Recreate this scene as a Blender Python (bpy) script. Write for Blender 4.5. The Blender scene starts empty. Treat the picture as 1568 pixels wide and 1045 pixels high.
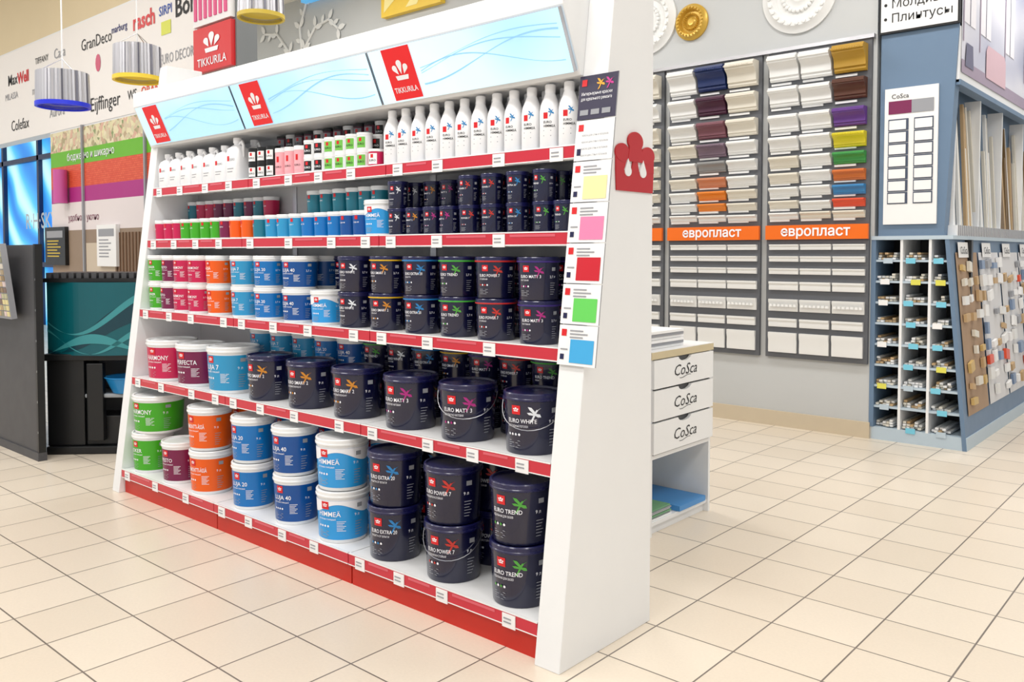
import bpy, math, random
from mathutils import Vector, Matrix
random.seed(7)
sc=bpy.context.scene
try:
    sc.view_settings.view_transform='Standard'
    sc.view_settings.look='None'
except Exception: pass

# ------------------------------------------------------------ materials
MATS={}
def mat(name,col,rough=.5,metal=0,emit=0,noise=0,scale=8,coat=0,bump=0):
    if name in MATS: return MATS[name]
    m=bpy.data.materials.new(name); m.use_nodes=True
    nt=m.node_tree; b=nt.nodes['Principled BSDF']
    c=tuple((x/255)**2.2 for x in col)+(1,)
    b.inputs['Base Color'].default_value=c
    b.inputs['Roughness'].default_value=rough
    b.inputs['Metallic'].default_value=metal
    if coat: b.inputs['Coat Weight'].default_value=coat
    if emit:
        b.inputs['Emission Color'].default_value=c
        b.inputs['Emission Strength'].default_value=emit
    tc=nt.nodes.new('ShaderNodeTexCoord')
    n=nt.nodes.new('ShaderNodeTexNoise'); n.inputs['Scale'].default_value=scale; n.inputs['Detail'].default_value=4
    nt.links.new(tc.outputs['Object'],n.inputs['Vector'])
    mr=nt.nodes.new('ShaderNodeMapRange')
    mr.inputs['To Min'].default_value=max(0,rough-.05); mr.inputs['To Max'].default_value=min(1,rough+.05)
    nt.links.new(n.outputs['Fac'],mr.inputs['Value']); nt.links.new(mr.outputs['Result'],b.inputs['Roughness'])
    if noise:
        mx=nt.nodes.new('ShaderNodeMix'); mx.data_type='RGBA'
        mx.inputs['A'].default_value=c; mx.inputs['B'].default_value=tuple(x*(1-noise) for x in c[:3])+(1,)
        nt.links.new(n.outputs['Fac'],mx.inputs['Factor']); nt.links.new(mx.outputs['Result'],b.inputs['Base Color'])
    if bump:
        bp=nt.nodes.new('ShaderNodeBump'); bp.inputs['Strength'].default_value=bump; bp.inputs['Distance'].default_value=.01
        nt.links.new(n.outputs['Fac'],bp.inputs['Height']); nt.links.new(bp.outputs['Normal'],b.inputs['Normal'])
    MATS[name]=m; return m

# ------------------------------------------------------------ text cache
TC={}
def text2d(s,bold=0.0):
    k=(s,bold)
    if k in TC: return TC[k]
    cu=bpy.data.curves.new('t','FONT'); cu.body=s; cu.size=1; cu.resolution_u=2; cu.offset=bold
    ob=bpy.data.objects.new('t',cu); sc.collection.objects.link(ob)
    dg=bpy.context.evaluated_depsgraph_get(); dg.update()
    me=bpy.data.meshes.new_from_object(ob.evaluated_get(dg))
    vs=[(v.co.x,v.co.y) for v in me.vertices]; fs=[tuple(p.vertices) for p in me.polygons]
    bpy.data.objects.remove(ob); bpy.data.curves.remove(cu); bpy.data.meshes.remove(me)
    if vs:
        w=max(v[0] for v in vs)
    else: w=0
    TC[k]=(vs,fs,w); return TC[k]

def tear(cx,cy,r,tx,ty,n=14):
    a0=math.atan2(ty-cy,tx-cx); d=math.hypot(tx-cx,ty-cy); b_=math.acos(min(1,r/d))
    return [(tx,ty)]+[(cx+r*math.cos(a0+b_+(2*math.pi-2*b_)*i/n),cy+r*math.sin(a0+b_+(2*math.pi-2*b_)*i/n)) for i in range(n+1)]
CROWN=[[(.14,.0),(.86,.0),(.92,.22),(.08,.22)],tear(.15,.60,.15,.33,.27,8),tear(.5,.80,.17,.5,.27,8),tear(.85,.60,.15,.67,.27,8)]
BIRD=[[(.35,.25),(.47,.2),(.70,.62),(.6,.72)],[(.6,.72),(.70,.62),(.80,.75),(.7,.82)],[(.78,.76),(1.05,.93),(.77,.80)],
      [(.5,.5),(.58,.66),(.3,.95),(.02,1.0),(.15,.8)],[(.52,.45),(.62,.55),(.95,.5),(1.05,.3),(.8,.3)],[(.42,.42),(.52,.52),(.2,.62),(-.05,.6),(.1,.46)],
      [(.37,.27),(.47,.2),(.34,-.02),(.15,-.08)]]

class MB:
    def __init__(s): s.v=[];s.f=[];s.m=[];s.mats=[]
    def mi(s,m):
        if m not in s.mats: s.mats.append(m)
        return s.mats.index(m)
    def poly(s,pts,m):
        n=len(s.v); s.v+= [tuple(p) for p in pts]; s.f.append(tuple(range(n,n+len(pts)))); s.m.append(s.mi(m))
    def box(s,x0,x1,y0,y1,z0,z1,m,M=None):
        P=[(x0,y0,z0),(x1,y0,z0),(x1,y1,z0),(x0,y1,z0),(x0,y0,z1),(x1,y0,z1),(x1,y1,z1),(x0,y1,z1)]
        if M: P=[tuple(M@Vector(p)) for p in P]
        n=len(s.v); s.v+=P; k=s.mi(m)
        for f in ((0,3,2,1),(4,5,6,7),(0,1,5,4),(1,2,6,5),(2,3,7,6),(3,0,4,7)):
            s.f.append(tuple(n+i for i in f)); s.m.append(k)
    def prismX(s,prof,x0,x1,m,caps=True,M=None):
        n=len(s.v);k=s.mi(m);N=len(prof)
        P=[(x0,y,z) for y,z in prof]+[(x1,y,z) for y,z in prof]
        if M: P=[tuple(M@Vector(p)) for p in P]
        s.v+=P
        for i in range(N):
            j=(i+1)%N; s.f.append((n+i,n+j,n+N+j,n+N+i)); s.m.append(k)
        if caps:
            s.f.append(tuple(n+i for i in range(N-1,-1,-1))); s.m.append(k)
            s.f.append(tuple(n+N+i for i in range(N))); s.m.append(k)
    def lathe(s,prof,seg=32,cx=0,cy=0,z=0,zig=0):
        rings=[]
        for r,h,_ in prof:
            n=len(s.v)
            if r<1e-6: s.v.append((cx,cy,z+h)); rings.append([n])
            else:
                for i in range(seg):
                    rr=r*(1+zig*(i%2)); a=2*math.pi*i/seg
                    s.v.append((cx+rr*math.cos(a),cy+rr*math.sin(a),z+h))
                rings.append(list(range(n,n+seg)))
        for q in range(len(prof)-1):
            A,B=rings[q],rings[q+1];k=s.mi(prof[q][2])
            for i in range(seg):
                j=(i+1)%seg
                if len(A)==1 and len(B)==1: continue
                if len(A)==1: f=(A[0],B[j],B[i])
                elif len(B)==1: f=(A[i],A[j],B[0])
                else: f=(A[i],A[j],B[j],B[i])
                s.f.append(f); s.m.append(k)
    def tube(s,pts,r,m,seg=6):
        rings=[];k=s.mi(m)
        for i,p in enumerate(pts):
            p=Vector(p); a=Vector(pts[max(0,i-1)]); b=Vector(pts[min(len(pts)-1,i+1)])
            t=(b-a).normalized(); u=t.orthogonal().normalized() if i==0 else (pu-t*pu.dot(t)).normalized()
            pu=u; w=t.cross(u); n=len(s.v)
            for j in range(seg):
                an=2*math.pi*j/seg; s.v.append(tuple(p+(u*math.cos(an)+w*math.sin(an))*r))
            rings.append(n)
        for i in range(len(rings)-1):
            for j in range(seg):
                l=(j+1)%seg; s.f.append((rings[i]+j,rings[i]+l,rings[i+1]+l,rings[i+1]+j)); s.m.append(k)
        s.f.append(tuple(rings[0]+j for j in range(seg-1,-1,-1))); s.m.append(k)
        s.f.append(tuple(rings[-1]+j for j in range(seg))); s.m.append(k)
    def mapped(s,vs,fs,fn,m):
        n=len(s.v); s.v+=[fn(a,b) for a,b in vs]; k=s.mi(m)
        for f in fs: s.f.append(tuple(n+i for i in f)); s.m.append(k)
    def polys(s,polys,fn,m):
        for p in polys: s.mapped(p,[tuple(range(len(p)))],fn,m)
    def text(s,t,fn,x,y,size,m,bold=0,align='l',maxw=None):
        vs,fs,w=text2d(t,bold)
        sx=size
        if maxw and w*size>maxw: sx=maxw/w
        off={'l':0,'c':-w*sx/2,'r':-w*sx}[align]
        s.mapped([(x+off+a*sx,y+b*size) for a,b in vs],fs,fn,m)
    def obj(s,name,parent=None,loc=(0,0,0),smooth=True,angle=35,rot=0,bevel=0):
        me=bpy.data.meshes.new(name); me.from_pydata(s.v,[],s.f); 
        for m in s.mats: me.materials.append(m)
        me.polygons.foreach_set('material_index',s.m); 
        if smooth:
            me.polygons.foreach_set('use_smooth',[True]*len(s.f)); me.set_sharp_from_angle(angle=math.radians(angle))
        me.update()
        ob=bpy.data.objects.new(name,me); sc.collection.objects.link(ob); ob.location=loc; ob.rotation_euler=(0,0,rot)
        if parent: ob.parent=parent
        if bevel:
            b=ob.modifiers.new('b','BEVEL'); b.width=bevel; b.segments=2; b.limit_method='ANGLE'
        return ob
def empty(name,loc=(0,0,0),rot=0):
    e=bpy.data.objects.new(name,None); sc.collection.objects.link(e); e.location=loc; e.rotation_euler=(0,0,rot); e.empty_display_size=.1; return e
def inst(name,src,loc,parent=None,rot=0):
    ob=bpy.data.objects.new(name,src); sc.collection.objects.link(ob); ob.location=loc; ob.rotation_euler=(0,0,rot)
    if parent: ob.parent=parent
    return ob
def onY(Y): return lambda a,b:(a,Y,b)
def onXp(X): return lambda a,b:(X,a,b)
def rect(x0,x1,z0,z1): return [[(x0,z0),(x1,z0),(x1,z1),(x0,z1)]]

white=mat('white_laminate',(236,237,238),.35,noise=.03)
white2=mat('white_plastic',(238,239,240),.22,coat=.2)
paper=mat('white_paper',(240,240,240),.6)
red=mat('red_print',(212,26,34),.4)
basered=mat('red_plinth_paint',(198,36,20),.4,noise=.05)
striprd=mat('red_price_strip',(198,46,62),.25)
navy=mat('navy_plastic',(19,21,54),.25,coat=.4)
navyd=mat('navy_plastic_lid',(26,27,72),.28,coat=.2)
black=mat('black_plastic',(20,21,23),.4)
dark=mat('dark_grey_laminate',(72,72,75),.5,noise=.1)
steel=mat('steel_wire',(190,190,195),.3,1)
txtw=mat('white_print',(245,245,250),.5)
txtk=mat('black_print',(25,25,28),.5)
greyt=mat('grey_print',(150,152,158),.5)

# ------------------------------------------------------------ floor
fm=bpy.data.materials.new('ceramic_floor_tiles'); fm.use_nodes=True
nt=fm.node_tree;b=nt.nodes['Principled BSDF']
tc=nt.nodes.new('ShaderNodeTexCoord'); mp=nt.nodes.new('ShaderNodeMapping'); br=nt.nodes.new('ShaderNodeTexBrick')
T=.335
mp.inputs['Location'].default_value=(1.45+T*40,-3.25+T*40,0)
br.offset=0; br.squash=1
br.inputs['Scale'].default_value=1; br.inputs['Brick Width'].default_value=T; br.inputs['Row Height'].default_value=T
br.inputs['Mortar Size'].default_value=.0035; br.inputs['Mortar Smooth'].default_value=.1
lin=lambda c:tuple((x/255)**2.2 for x in c)+(1,)
br.inputs['Color1'].default_value=lin((225,213,196)); br.inputs['Color2'].default_value=lin((217,204,186)); br.inputs['Mortar'].default_value=lin((116,107,99))
nt.links.new(tc.outputs['Object'],mp.inputs['Vector']); nt.links.new(mp.outputs['Vector'],br.inputs['Vector'])
no=nt.nodes.new('ShaderNodeTexNoise'); no.inputs['Scale'].default_value=90; no.inputs['Detail'].default_value=6
nt.links.new(tc.outputs['Object'],no.inputs['Vector'])
mx=nt.nodes.new('ShaderNodeMix'); mx.data_type='RGBA'; mx.blend_type='MULTIPLY'
mr=nt.nodes.new('ShaderNodeMapRange'); mr.inputs['To Min'].default_value=.93; mr.inputs['To Max'].default_value=1.05
nt.links.new(no.outputs['Fac'],mr.inputs['Value'])
mx.inputs['Factor'].default_value=1; nt.links.new(br.outputs['Color'],mx.inputs['A']); nt.links.new(mr.outputs['Result'],mx.inputs['B'])
nt.links.new(mx.outputs['Result'],b.inputs['Base Color'])
b.inputs['Roughness'].default_value=.3
bp=nt.nodes.new('ShaderNodeBump'); bp.invert=True; bp.inputs['Strength'].default_value=.4; bp.inputs['Distance'].default_value=.003
nt.links.new(br.outputs['Fac'],bp.inputs['Height']); nt.links.new(bp.outputs['Normal'],b.inputs['Normal'])
f=MB(); f.box(-24,8,-6,14,-.1,0,fm); f.obj('floor',smooth=False)

# ------------------------------------------------------------ walls, ceiling
YW=7.04
wallg=mat('light_grey_wall_paint',(192,194,194),.7,noise=.04,scale=3)
cream=mat('cream_wall_paint',(222,205,170),.7,noise=.04,scale=3)
w=MB(); w.box(-24,-2.32,YW,YW+.15,0,5,wallg); w.obj('wall_back',smooth=False)
w=MB(); w.box(-24,8,-6,14,5,5.1,mat('ceiling_paint',(235,230,218),.8)); w.obj('ceiling',smooth=False)
w=MB(); w.box(-24,-2.33,YW-.02,YW,0,.13,mat('tile_skirting',(205,190,165),.4,noise=.08)); w.obj('baseboard_back',smooth=False)
PE=-6.33
w=MB(); w.box(-10.22,PE,3.82,3.97,0,2.84,white); w.box(-16,PE,3.82,3.97,2.84,3.92,white); w.box(-16,PE,3.82,3.97,3.92,5,cream)
w.box(PE,PE+.02,3.80,3.99,0,5,mat('partition_end_grey',(120,124,126),.6)); w.obj('wall_partition',smooth=False)
bn=MB(); bn.polys(rect(-16,-7.0,2.84,3.9),onY(3.815),mat('banner_print',(240,236,233),.6))
Y=3.811
def bt(t,x,z,s,m,bold=.0,mw=None): bn.text(t,onY(Y),x,z-s*.33,s,m,bold,'c',mw)
bt('GranDeco',-8.98,3.66,.17,txtk); bt('marburg',-8.45,3.70,.1,mat('navy_print',(30,40,110),.5),.01)
bt('rasch',-7.94,3.69,.21,red,.03); bt('SIRPI',-7.52,3.70,.12,mat('blue_print',(40,80,170),.5),.01)
bt('Bor',-7.16,3.68,.24,txtk,.02); bt('Max',-11.3,3.57,.18,txtk,.01); bt('Well',-10.97,3.56,.18,red,.03)
bt('MILASSA',-11.35,3.38,.11,greyt); bt('enova',-9.5,3.36,.17,greyt); bt('Eijffinger',-8.8,3.02,.2,txtk,.0)
bt('ORANGE',-7.75,3.02,.13,mat('orange_print',(225,80,50),.5),.01); bt('EURO DECOR',-7.33,3.26,.13,greyt,0,.62)
bt('Or',-7.17,3.04,.2,greyt); bt('WS',-8.2,3.02,.13,txtk); bt('Colefax',-11.1,3.02,.18,txtk); bt('mondo',-10.5,3.36,.14,greyt); bt('Casa',-9.9,3.68,.16,greyt)
bt('Decor',-12.4,3.3,.2,txtk); bt('Aurora',-10.0,3.05,.14,greyt); bt('TIFFANY',-10.4,3.68,.1,txtk); bt('Zambaiti',-8.1,3.4,.13,greyt); bt('Hohenberg',-7.9,3.24,.11,greyt)
bn.polys([[( -8.94+.06*math.cos(a),3.43+.09*math.sin(a)) for a in [i*math.pi/6 for i in range(12)]]],onY(Y),mat('rose_print',(205,90,120),.5))
bn.polys(rect(-7.6,-7.42,3.48,3.6),onY(Y),mat('lime_print',(215,220,90),.5))
bn.obj('brand_banner_sign',smooth=False)

PO=empty('wallpaper_poster')
fol=bpy.data.materials.new('floral_print'); fol.use_nodes=True; nt=fol.node_tree; b=nt.nodes['Principled BSDF']
tc=nt.nodes.new('ShaderNodeTexCoord'); vo=nt.nodes.new('ShaderNodeTexVoronoi'); vo.inputs['Scale'].default_value=22
cr=nt.nodes.new('ShaderNodeValToRGB'); cr.color_ramp.elements[0].color=lin((225,215,185)); cr.color_ramp.elements[1].color=lin((130,150,100))
e=cr.color_ramp.elements.new(.45); e.color=lin((205,200,165)); e=cr.color_ramp.elements.new(.75); e.color=lin((215,170,150)); e=cr.color_ramp.elements.new(.25); e.color=lin((225,215,170))
sp=nt.nodes.new('ShaderNodeSeparateColor'); nt.links.new(tc.outputs['Object'],vo.inputs['Vector']); nt.links.new(vo.outputs['Color'],sp.inputs[0]); nt.links.new(sp.outputs[0],cr.inputs['Fac']); nt.links.new(cr.outputs['Color'],b.inputs['Base Color'])
brk=bpy.data.materials.new('brick_wallpaper_print'); brk.use_nodes=True; nt=brk.node_tree; b=nt.nodes['Principled BSDF']
tc=nt.nodes.new('ShaderNodeTexCoord'); mp=nt.nodes.new('ShaderNodeMapping'); mp.inputs['Rotation'].default_value=(math.pi/2,0,0); bk=nt.nodes.new('ShaderNodeTexBrick'); bk.inputs['Scale'].default_value=12
bk.inputs['Color1'].default_value=lin((215,80,52)); bk.inputs['Color2'].default_value=lin((225,98,66)); bk.inputs['Mortar'].default_value=lin((190,60,40))
nt.links.new(tc.outputs['Object'],mp.inputs['Vector']); nt.links.new(mp.outputs['Vector'],bk.inputs['Vector']); nt.links.new(bk.outputs['Color'],b.inputs['Base Color'])
ps=MB(); X0,X1=-10.2,PE-.02; Y=3.812
for z0,z1,m in ((2.6,2.82,fol),(2.44,2.6,mat('lime_green_print',(105,180,42),.5)),(2.2,2.44,brk),(2.04,2.2,mat('magenta_print',(172,45,128),.5)),(1.74,2.04,mat('rosy_white_print',(228,218,218),.5)),(1.0,1.74,mat('taupe_wallpaper',(150,130,112),.6,noise=.1))):
    ps.polys(rect(X0,X1,z0,z1),onY(Y),m)
ps.text('бюджетно и шикарно',onY(Y-.004),-9.75,2.49,.11,txtw,.005); ps.text('в наличии',onY(Y-.004),-7.9,2.08,.11,txtw,.005); ps.text('удобно и уютно',onY(Y-.004),-9.75,1.84,.1,mat('plum_print',(120,50,80),.5))
for x in (-9.35,-7.95): ps.box(x,x+.03,3.79,3.81,1,2.84,greyt)
for i in range(22): ps.box(-8.6+i*.07,-8.57+i*.07,3.80,3.812,1.0,1.7,mat('brown_slats',(120,92,70),.6))
ps.polys(rect(-9.3,-8.6,1.3,1.6),onY(3.808),mat('beige_wallpaper',(200,185,165),.6))
ps.obj('print',PO,smooth=False)
r=MB(); r.lathe([(0,0,greyt),(.07,0,mat('magenta_roll',(200,90,160),.5)),(.07,.36,mat('pink_roll',(225,150,190),.5)),(.0,.36,greyt)],20); r.obj('wallpaper_roll',PO,loc=(-9.75,3.735,2.03))
def card(name,x,z,w,h,m,lines,lm,hd=None):
    c=MB(); c.box(x,x+w,3.77,3.81,z,z+h,m)
    if hd: c.polys(rect(x+.1*w,x+.9*w,z+h*.72,z+h*.9),onY(3.768),hd)
    for i in range(lines): c.polys(rect(x+.12*w,x+w*(.6+.3*random.random()),z+h*(.62-.08*i),z+h*(.65-.08*i)),onY(3.768),lm)
    c.obj(name,PO,smooth=False)
card('notice_board',-10.3,1.36,.55,.42,black,6,mat('yellow_print',(210,180,60),.5),greyt)
card('paper_notice',-8.95,1.36,.44,.42,paper,6,greyt,greyt)

s=MB(); s.box(-6.93,PE,3.76,3.8,3.03,3.4,red)
fn=onY(3.756)
s.polys([[(x*.26-6.76,z*.17+3.18) for x,z in p] for p in CROWN],fn,txtw); s.text('TIKKURILA',fn,-6.63,3.075,.095,txtw,.01,'c',.48)
s.obj('red_logo_sign',smooth=False)
s=MB(); s.box(-6.93,PE,3.76,3.8,3.42,4.1,paper)
for i in range(7): s.box(-6.9+i*.08,-6.86+i*.08,3.75,3.76,3.47,4.1,mat('pink_stripe',(225,90,140),.5))
s.obj('striped_wall_sign',smooth=False)

bl=bpy.data.materials.new('blue_lit_glass'); bl.use_nodes=True; nt=bl.node_tree; b=nt.nodes['Principled BSDF']
tc=nt.nodes.new('ShaderNodeTexCoord'); wv=nt.nodes.new('ShaderNodeTexWave'); wv.inputs['Scale'].default_value=.35; wv.inputs['Distortion'].default_value=6; wv.bands_direction='DIAGONAL'
cr=nt.nodes.new('ShaderNodeValToRGB'); cr.color_ramp.elements[0].color=lin((45,130,215)); cr.color_ramp.elements[1].color=lin((190,240,250)); e=cr.color_ramp.elements.new(.5); e.color=lin((80,185,240))
nt.links.new(tc.outputs['Object'],wv.inputs['Vector']); nt.links.new(wv.outputs['Fac'],cr.inputs['Fac']); nt.links.new(cr.outputs['Color'],b.inputs['Base Color']); nt.links.new(cr.outputs['Color'],b.inputs['Emission Color']); b.inputs['Emission Strength'].default_value=.8
s=MB(); s.box(-23.5,-14,6.9,7.0,0,4.4,bl)
for x in (-23,-21,-19,-17,-15): s.box(x,x+.1,6.82,6.9,0,4.4,mat('navy_frame',(25,45,90),.4))
s.box(-23.5,-14,6.82,6.9,3.4,3.5,MATS['navy_frame']); s.box(-23.5,-14,6.82,6.9,1.2,1.3,MATS['navy_frame'])
s.text('R·H·SKY',onY(6.8),-19.6,2.0,.45,txtw,.01); s.obj('blue_shopfront',smooth=False)

g=MB()
gw=mat('white_relief',(228,228,226),.6)
def leaf(x,z,a,l=.16):
    c,s_=math.cos(a),math.sin(a)
    P=[(0,0),(.3,.22),(.65,.22),(1,0),(.65,-.22),(.3,-.22)]
    g.poly([(x+l*(p*c-q*s_),YW-.02,z+l*(p*s_+q*c)) for p,q in P],gw)
def branch(pts):
    g.tube([(x,YW-.015,z) for x,z in pts],.018,gw)
    for i in range(1,len(pts)):
        x,z=pts[i]; px,pz=pts[i-1]; a=math.atan2(z-pz,x-px)
        leaf(x,z,a+.8); leaf(x,z,a-.8); leaf((x+px)/2,(z+pz)/2,a+1.0,.13)
branch([(-10.1,3.4),(-10.15,3.9),(-10.3,4.3),(-10.6,4.6),(-10.9,4.65)])
branch([(-10.12,3.9),(-9.95,4.3),(-9.7,4.55),(-9.4,4.6),(-9.2,4.45)])
branch([(-10.0,4.2),(-10.05,4.6),(-9.9,4.9)])
branch([(-10.13,3.7),(-9.8,4.0),(-9.5,4.1),(-9.3,4.05)])
g.obj('tree_wall_relief',smooth=False)
s=MB(); s.box(-8.25,-7.2,YW-.08,YW-.001,4.4,4.98,mat('yellow_panel',(245,205,70),.5,noise=.1))
s.polys([[(-8.2,4.45),(-7.8,4.7),(-8.15,4.95)],[(-7.8,4.45),(-7.3,4.9),(-7.6,4.45)]],onY(YW-.083),mat('pale_yellow',(250,235,160),.5)); s.obj('yellow_wall_sign',smooth=False)
s=MB(); s.box(-9.9,-8.9,YW-.1,YW,4.9,4.98,mat('blue_lightbox',(90,170,225),.4,emit=.6)); s.obj('blue_light_sign',smooth=False)
def medal(name,x,z,R,m,inner):
    o=MB(); P=[(0,.03,m),(R*.18,.035,m),(R*.26,.02,m),(R*.36,.015,m),(R*.5,.02,m),(R*.62,.015,m),(R*.7,.05,m),(R*.82,.055,m),(R*.9,.03,m),(R,.02,m),(R,0,m),(0,0,m)]
    o.lathe(P[::-1],48)
    for rr_ in (.42,.76):
        for i in range(24):
            a=i*math.pi/12; o.lathe([(R*.07,.01,inner),(R*.05,.04 if rr_<.5 else .065,inner),(0,.05 if rr_<.5 else .07,inner)],8,R*rr_*math.cos(a),R*rr_*math.sin(a))
    ob=o.obj(name,loc=(x,YW,z)); ob.rotation_euler=(math.pi/2,0,0)
gold=mat('gold_paint',(205,165,70),.35,.3)
medal('gold_ceiling_rose',-3.97,3.61,.165,gold,gold); medal('white_ceiling_rose',-2.96,3.66,.32,gw,gw); medal('white_ceiling_rose',-4.45,3.7,.32,gw,gw)

# ------------------------------------------------------------ moulding display boards
board=mat('charcoal_board',(92,94,99),.6,noise=.06)
mw_=mat('white_moulding',(228,228,226),.4); mc=mat('cream_moulding',(220,214,200),.4)
orange=mat('orange_sign',(236,108,16),.4)
PAL={k:mat('moulding_'+k,c,.4) for k,c in dict(gold=(180,140,48),brown=(84,48,32),purple=(96,55,135),yellow=(215,200,40),green=(60,145,70),orange=(205,110,50),blue=(60,130,185),redor=(220,80,50),navy=(25,45,95),plum=(70,30,55),mauve=(120,75,85),mgrey=(120,100,115),tan=(180,160,140),terra=(200,130,95),brt=(225,130,45),gryb=(140,140,140)).items()}
rowsz=[(3.05,.25),(2.81,.19),(2.59,.17),(2.415,.14),(2.262,.115),(2.13,.105),(2.01,.095),(1.9,.08),(1.805,.07)]
low=[(1.545,.055),(1.445,.055),(1.34,.06),(1.215,.085),(1.05,.12),(.9,.085),(.73,.2)]
def samp(o,x0,x1,z,h,m,fancy,Y):
    d=h*.5+.02
    if fancy: P=[(0,-.5),(-.25,-.5),(-.34,-.42),(-.32,-.34),(-.44,-.30),(-.44,-.2),(-.46,-.05),(-.58,.08),(-.9,.22),(-.9,.28),(-1,.3),(-1,.4),(-.88,.42),(-.85,.5),(0,.5)]
    else: P=[(0,-.5),(-.5,-.5),(-.6,-.3),(-.55,.1),(-.8,.3),(-.8,.5),(0,.5)]
    o.prismX([(Y+p*(d if fancy else .035),z+q*h) for p,q in reversed(P)],x0,x1,m)
def mboard(x0,x1,cols,seed):
    E=empty('moulding_display_board'); o=MB(); Y=YW-.035
    o.box(x0,x1,Y,YW-.001,.6,3.2,board); o.obj('board',E,smooth=False)
    o=MB(); random.seed(seed); W=(x1-x0-.04)/3
    for i,(z,h) in enumerate(rowsz):
        for j in range(3):
            a=x0+.02+j*W+.012; m=cols.get((i,j),random.choice([mw_,mw_,mc]))
            samp(o,a,a+W-.022,z+random.uniform(-.006,.006),h*.84,m,True,Y)
            o.box(a,a+W-.1,Y-.012,Y,z-h*.5-.008,z-h*.5+.010,paper)
            if i in(0,3) and m is not mw_: 
                for k in range(12): o.lathe([(.008,0,m),(.007,.006,m),(0,.009,m)],8,a+.01+k*.02,Y-h*.5-.022,z+h*.26)
    for i,(z,h) in enumerate(low):
        for j in range(3):
            a=x0+.02+j*W+.012; samp(o,a,a+W-(.016 if i<5 else .025),z,h*.85,mw_,False,Y)
            if i==4:
                for k in range(7): o.lathe([(0,0,mw_),(.016,0,mw_),(.012,.02,mw_)],8,a+.03+k*.035,Y-.04,z-.01)
    o.obj('moulding_samples',E,angle=30)
    s=MB(); s.box(x0,x1,Y-.03,Y-.001,1.61,1.73,orange); s.text('европласт',onY(Y-.034),(x0+x1)/2,1.64,.115,txtw,.02,'c'); s.obj('sign',E,smooth=False)
mboard(-3.21,-2.35,{(0,2):PAL['gold'],(1,2):PAL['brown'],(2,2):PAL['purple'],(3,2):PAL['yellow'],(4,2):PAL['green'],(5,2):PAL['orange'],(6,2):PAL['blue'],(7,2):PAL['redor'],(8,2):mc},1)
mboard(-4.18,-3.27,{(0,1):PAL['navy'],(1,1):PAL['plum'],(2,1):PAL['mauve'],(3,1):PAL['mgrey'],(4,1):PAL['gryb'],(5,1):PAL['terra'],(6,1):PAL['brt'],(7,1):PAL['brt']},2)
mboard(-5.14,-4.24,{},3)
t=MB(); t.box(-5.2,-2.33,YW-.05,YW-.001,3.2,3.23,steel); t.obj('trim_1',smooth=False)

# ------------------------------------------------------------ blue corner stand
bluep=mat('blue_grey_paint',(104,128,155),.5,noise=.04); lbl=mat('pale_blue_paint',(184,200,212),.5)
E=empty('moulding_stock_stand')
o=MB()
xl,xr,xt=-2.32,-1.62,-1.77
zt=1.6
def xrz(z): return xr+(xt-xr)*z/zt
YB=10.6
o.box(xl,xr-.0,YW,YB,0,.1,lbl); o.box(xl-.02,xt+.03,YW-.01,YB,zt,zt+.03,lbl)
o.box(xl-.02,xl+.015,YW-.005,YW+.5,.1,zt,bluep)
for i in range(1,3):
    x=xl+(xrz(.8)-xl)*i/3
    o.box(x-.01,x+.01,YW,YW+.5,.1,zt,white)
o.box(xl,xr-.1,YW+.45,YW+.5,.1,zt,black)
rws=9; dz=(zt-.1)/rws
for i in range(1,rws):
    z=.1+dz*i; o.box(xl,xrz(z)-.02,YW+.005,YW+.5,z-.008,z+.008,lbl)
k=[(xr-.03,YW-.005,.0),(xr,YW-.005,.0),(xt,YW-.005,zt),(xt-.03,YW-.005,zt),(xr-.03,YB,.0),(xr,YB,.0),(xt,YB,zt),(xt-.03,YB,zt)]
n=len(o.v); o.v+=k
for f_ in ((0,1,2,3),(5,4,7,6),(1,5,6,2),(3,2,6,7),(0,3,7,4)): o.f.append(tuple(n+q for q in f_)); o.m.append(o.mi(bluep))
o.obj('cabinet',E,smooth=False)
o=MB(); random.seed(5)
stm=[mw_,mc,mat('wood_stick',(190,160,120),.6),paper]
for c in range(3):
    for r_ in range(rws):
        z=.1+dz*r_+.01; a=xl+(xrz(.8)-xl)*c/3+.02; bnd=min(xl+(xrz(.8)-xl)*(c+1)/3-.02,xrz(z+.1)-.05)
        x=a
        while x<bnd-.03:
            for l in range(random.choice([1,2,2,3])):
                o.box(x,x+.024,YW+.02+random.random()*.05,YW+.44,z+l*.02,z+l*.02+.016,random.choice(stm))
            x+=.028
        if random.random()<.8: 
            xx=a+random.random()*.06; o.box(xx,xx+.07,YW-.006,YW-.001,z-.03,z+.012,random.choice([lbl,mat('tag_blue',(120,200,225),.5),mat('tag_yellow',(220,215,90),.5),paper]))
o.obj('stick_bundles',E,smooth=False)
o=MB(); zb,zc=1.63,5
cx=[(-2.29,zb),(-1.81,zb),(-1.73,3.2),(-1.73,zc),(-2.29,zc)]
n=len(o.v); o.v+=[(x,YW,z) for x,z in cx]+[(x,YW+.12,z) for x,z in cx]
for i in range(5):
    j=(i+1)%5; o.f.append((n+i,n+5+i,n+5+j,n+j)); o.m.append(o.mi(bluep))
o.f.append((n,n+1,n+2,n+3,n+4)); o.m.append(0); o.f.append(tuple(n+5+i for i in (4,3,2,1,0))); o.m.append(0)
o.box(-2.29,-1.9,YW+.12,YB,zb,5,bluep)
o.obj('column',E,smooth=False)
o=MB(); o.box(-2.25,-1.86,YW-.02,YW-.002,1.72,2.78,paper); fn=onY(YW-.024)
o.polys(rect(-2.22,-2.05,2.58,2.68),fn,mat('burgundy_print',(120,30,80),.5)); o.polys(rect(-2.05,-1.89,2.58,2.68),fn,greyt)
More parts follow.
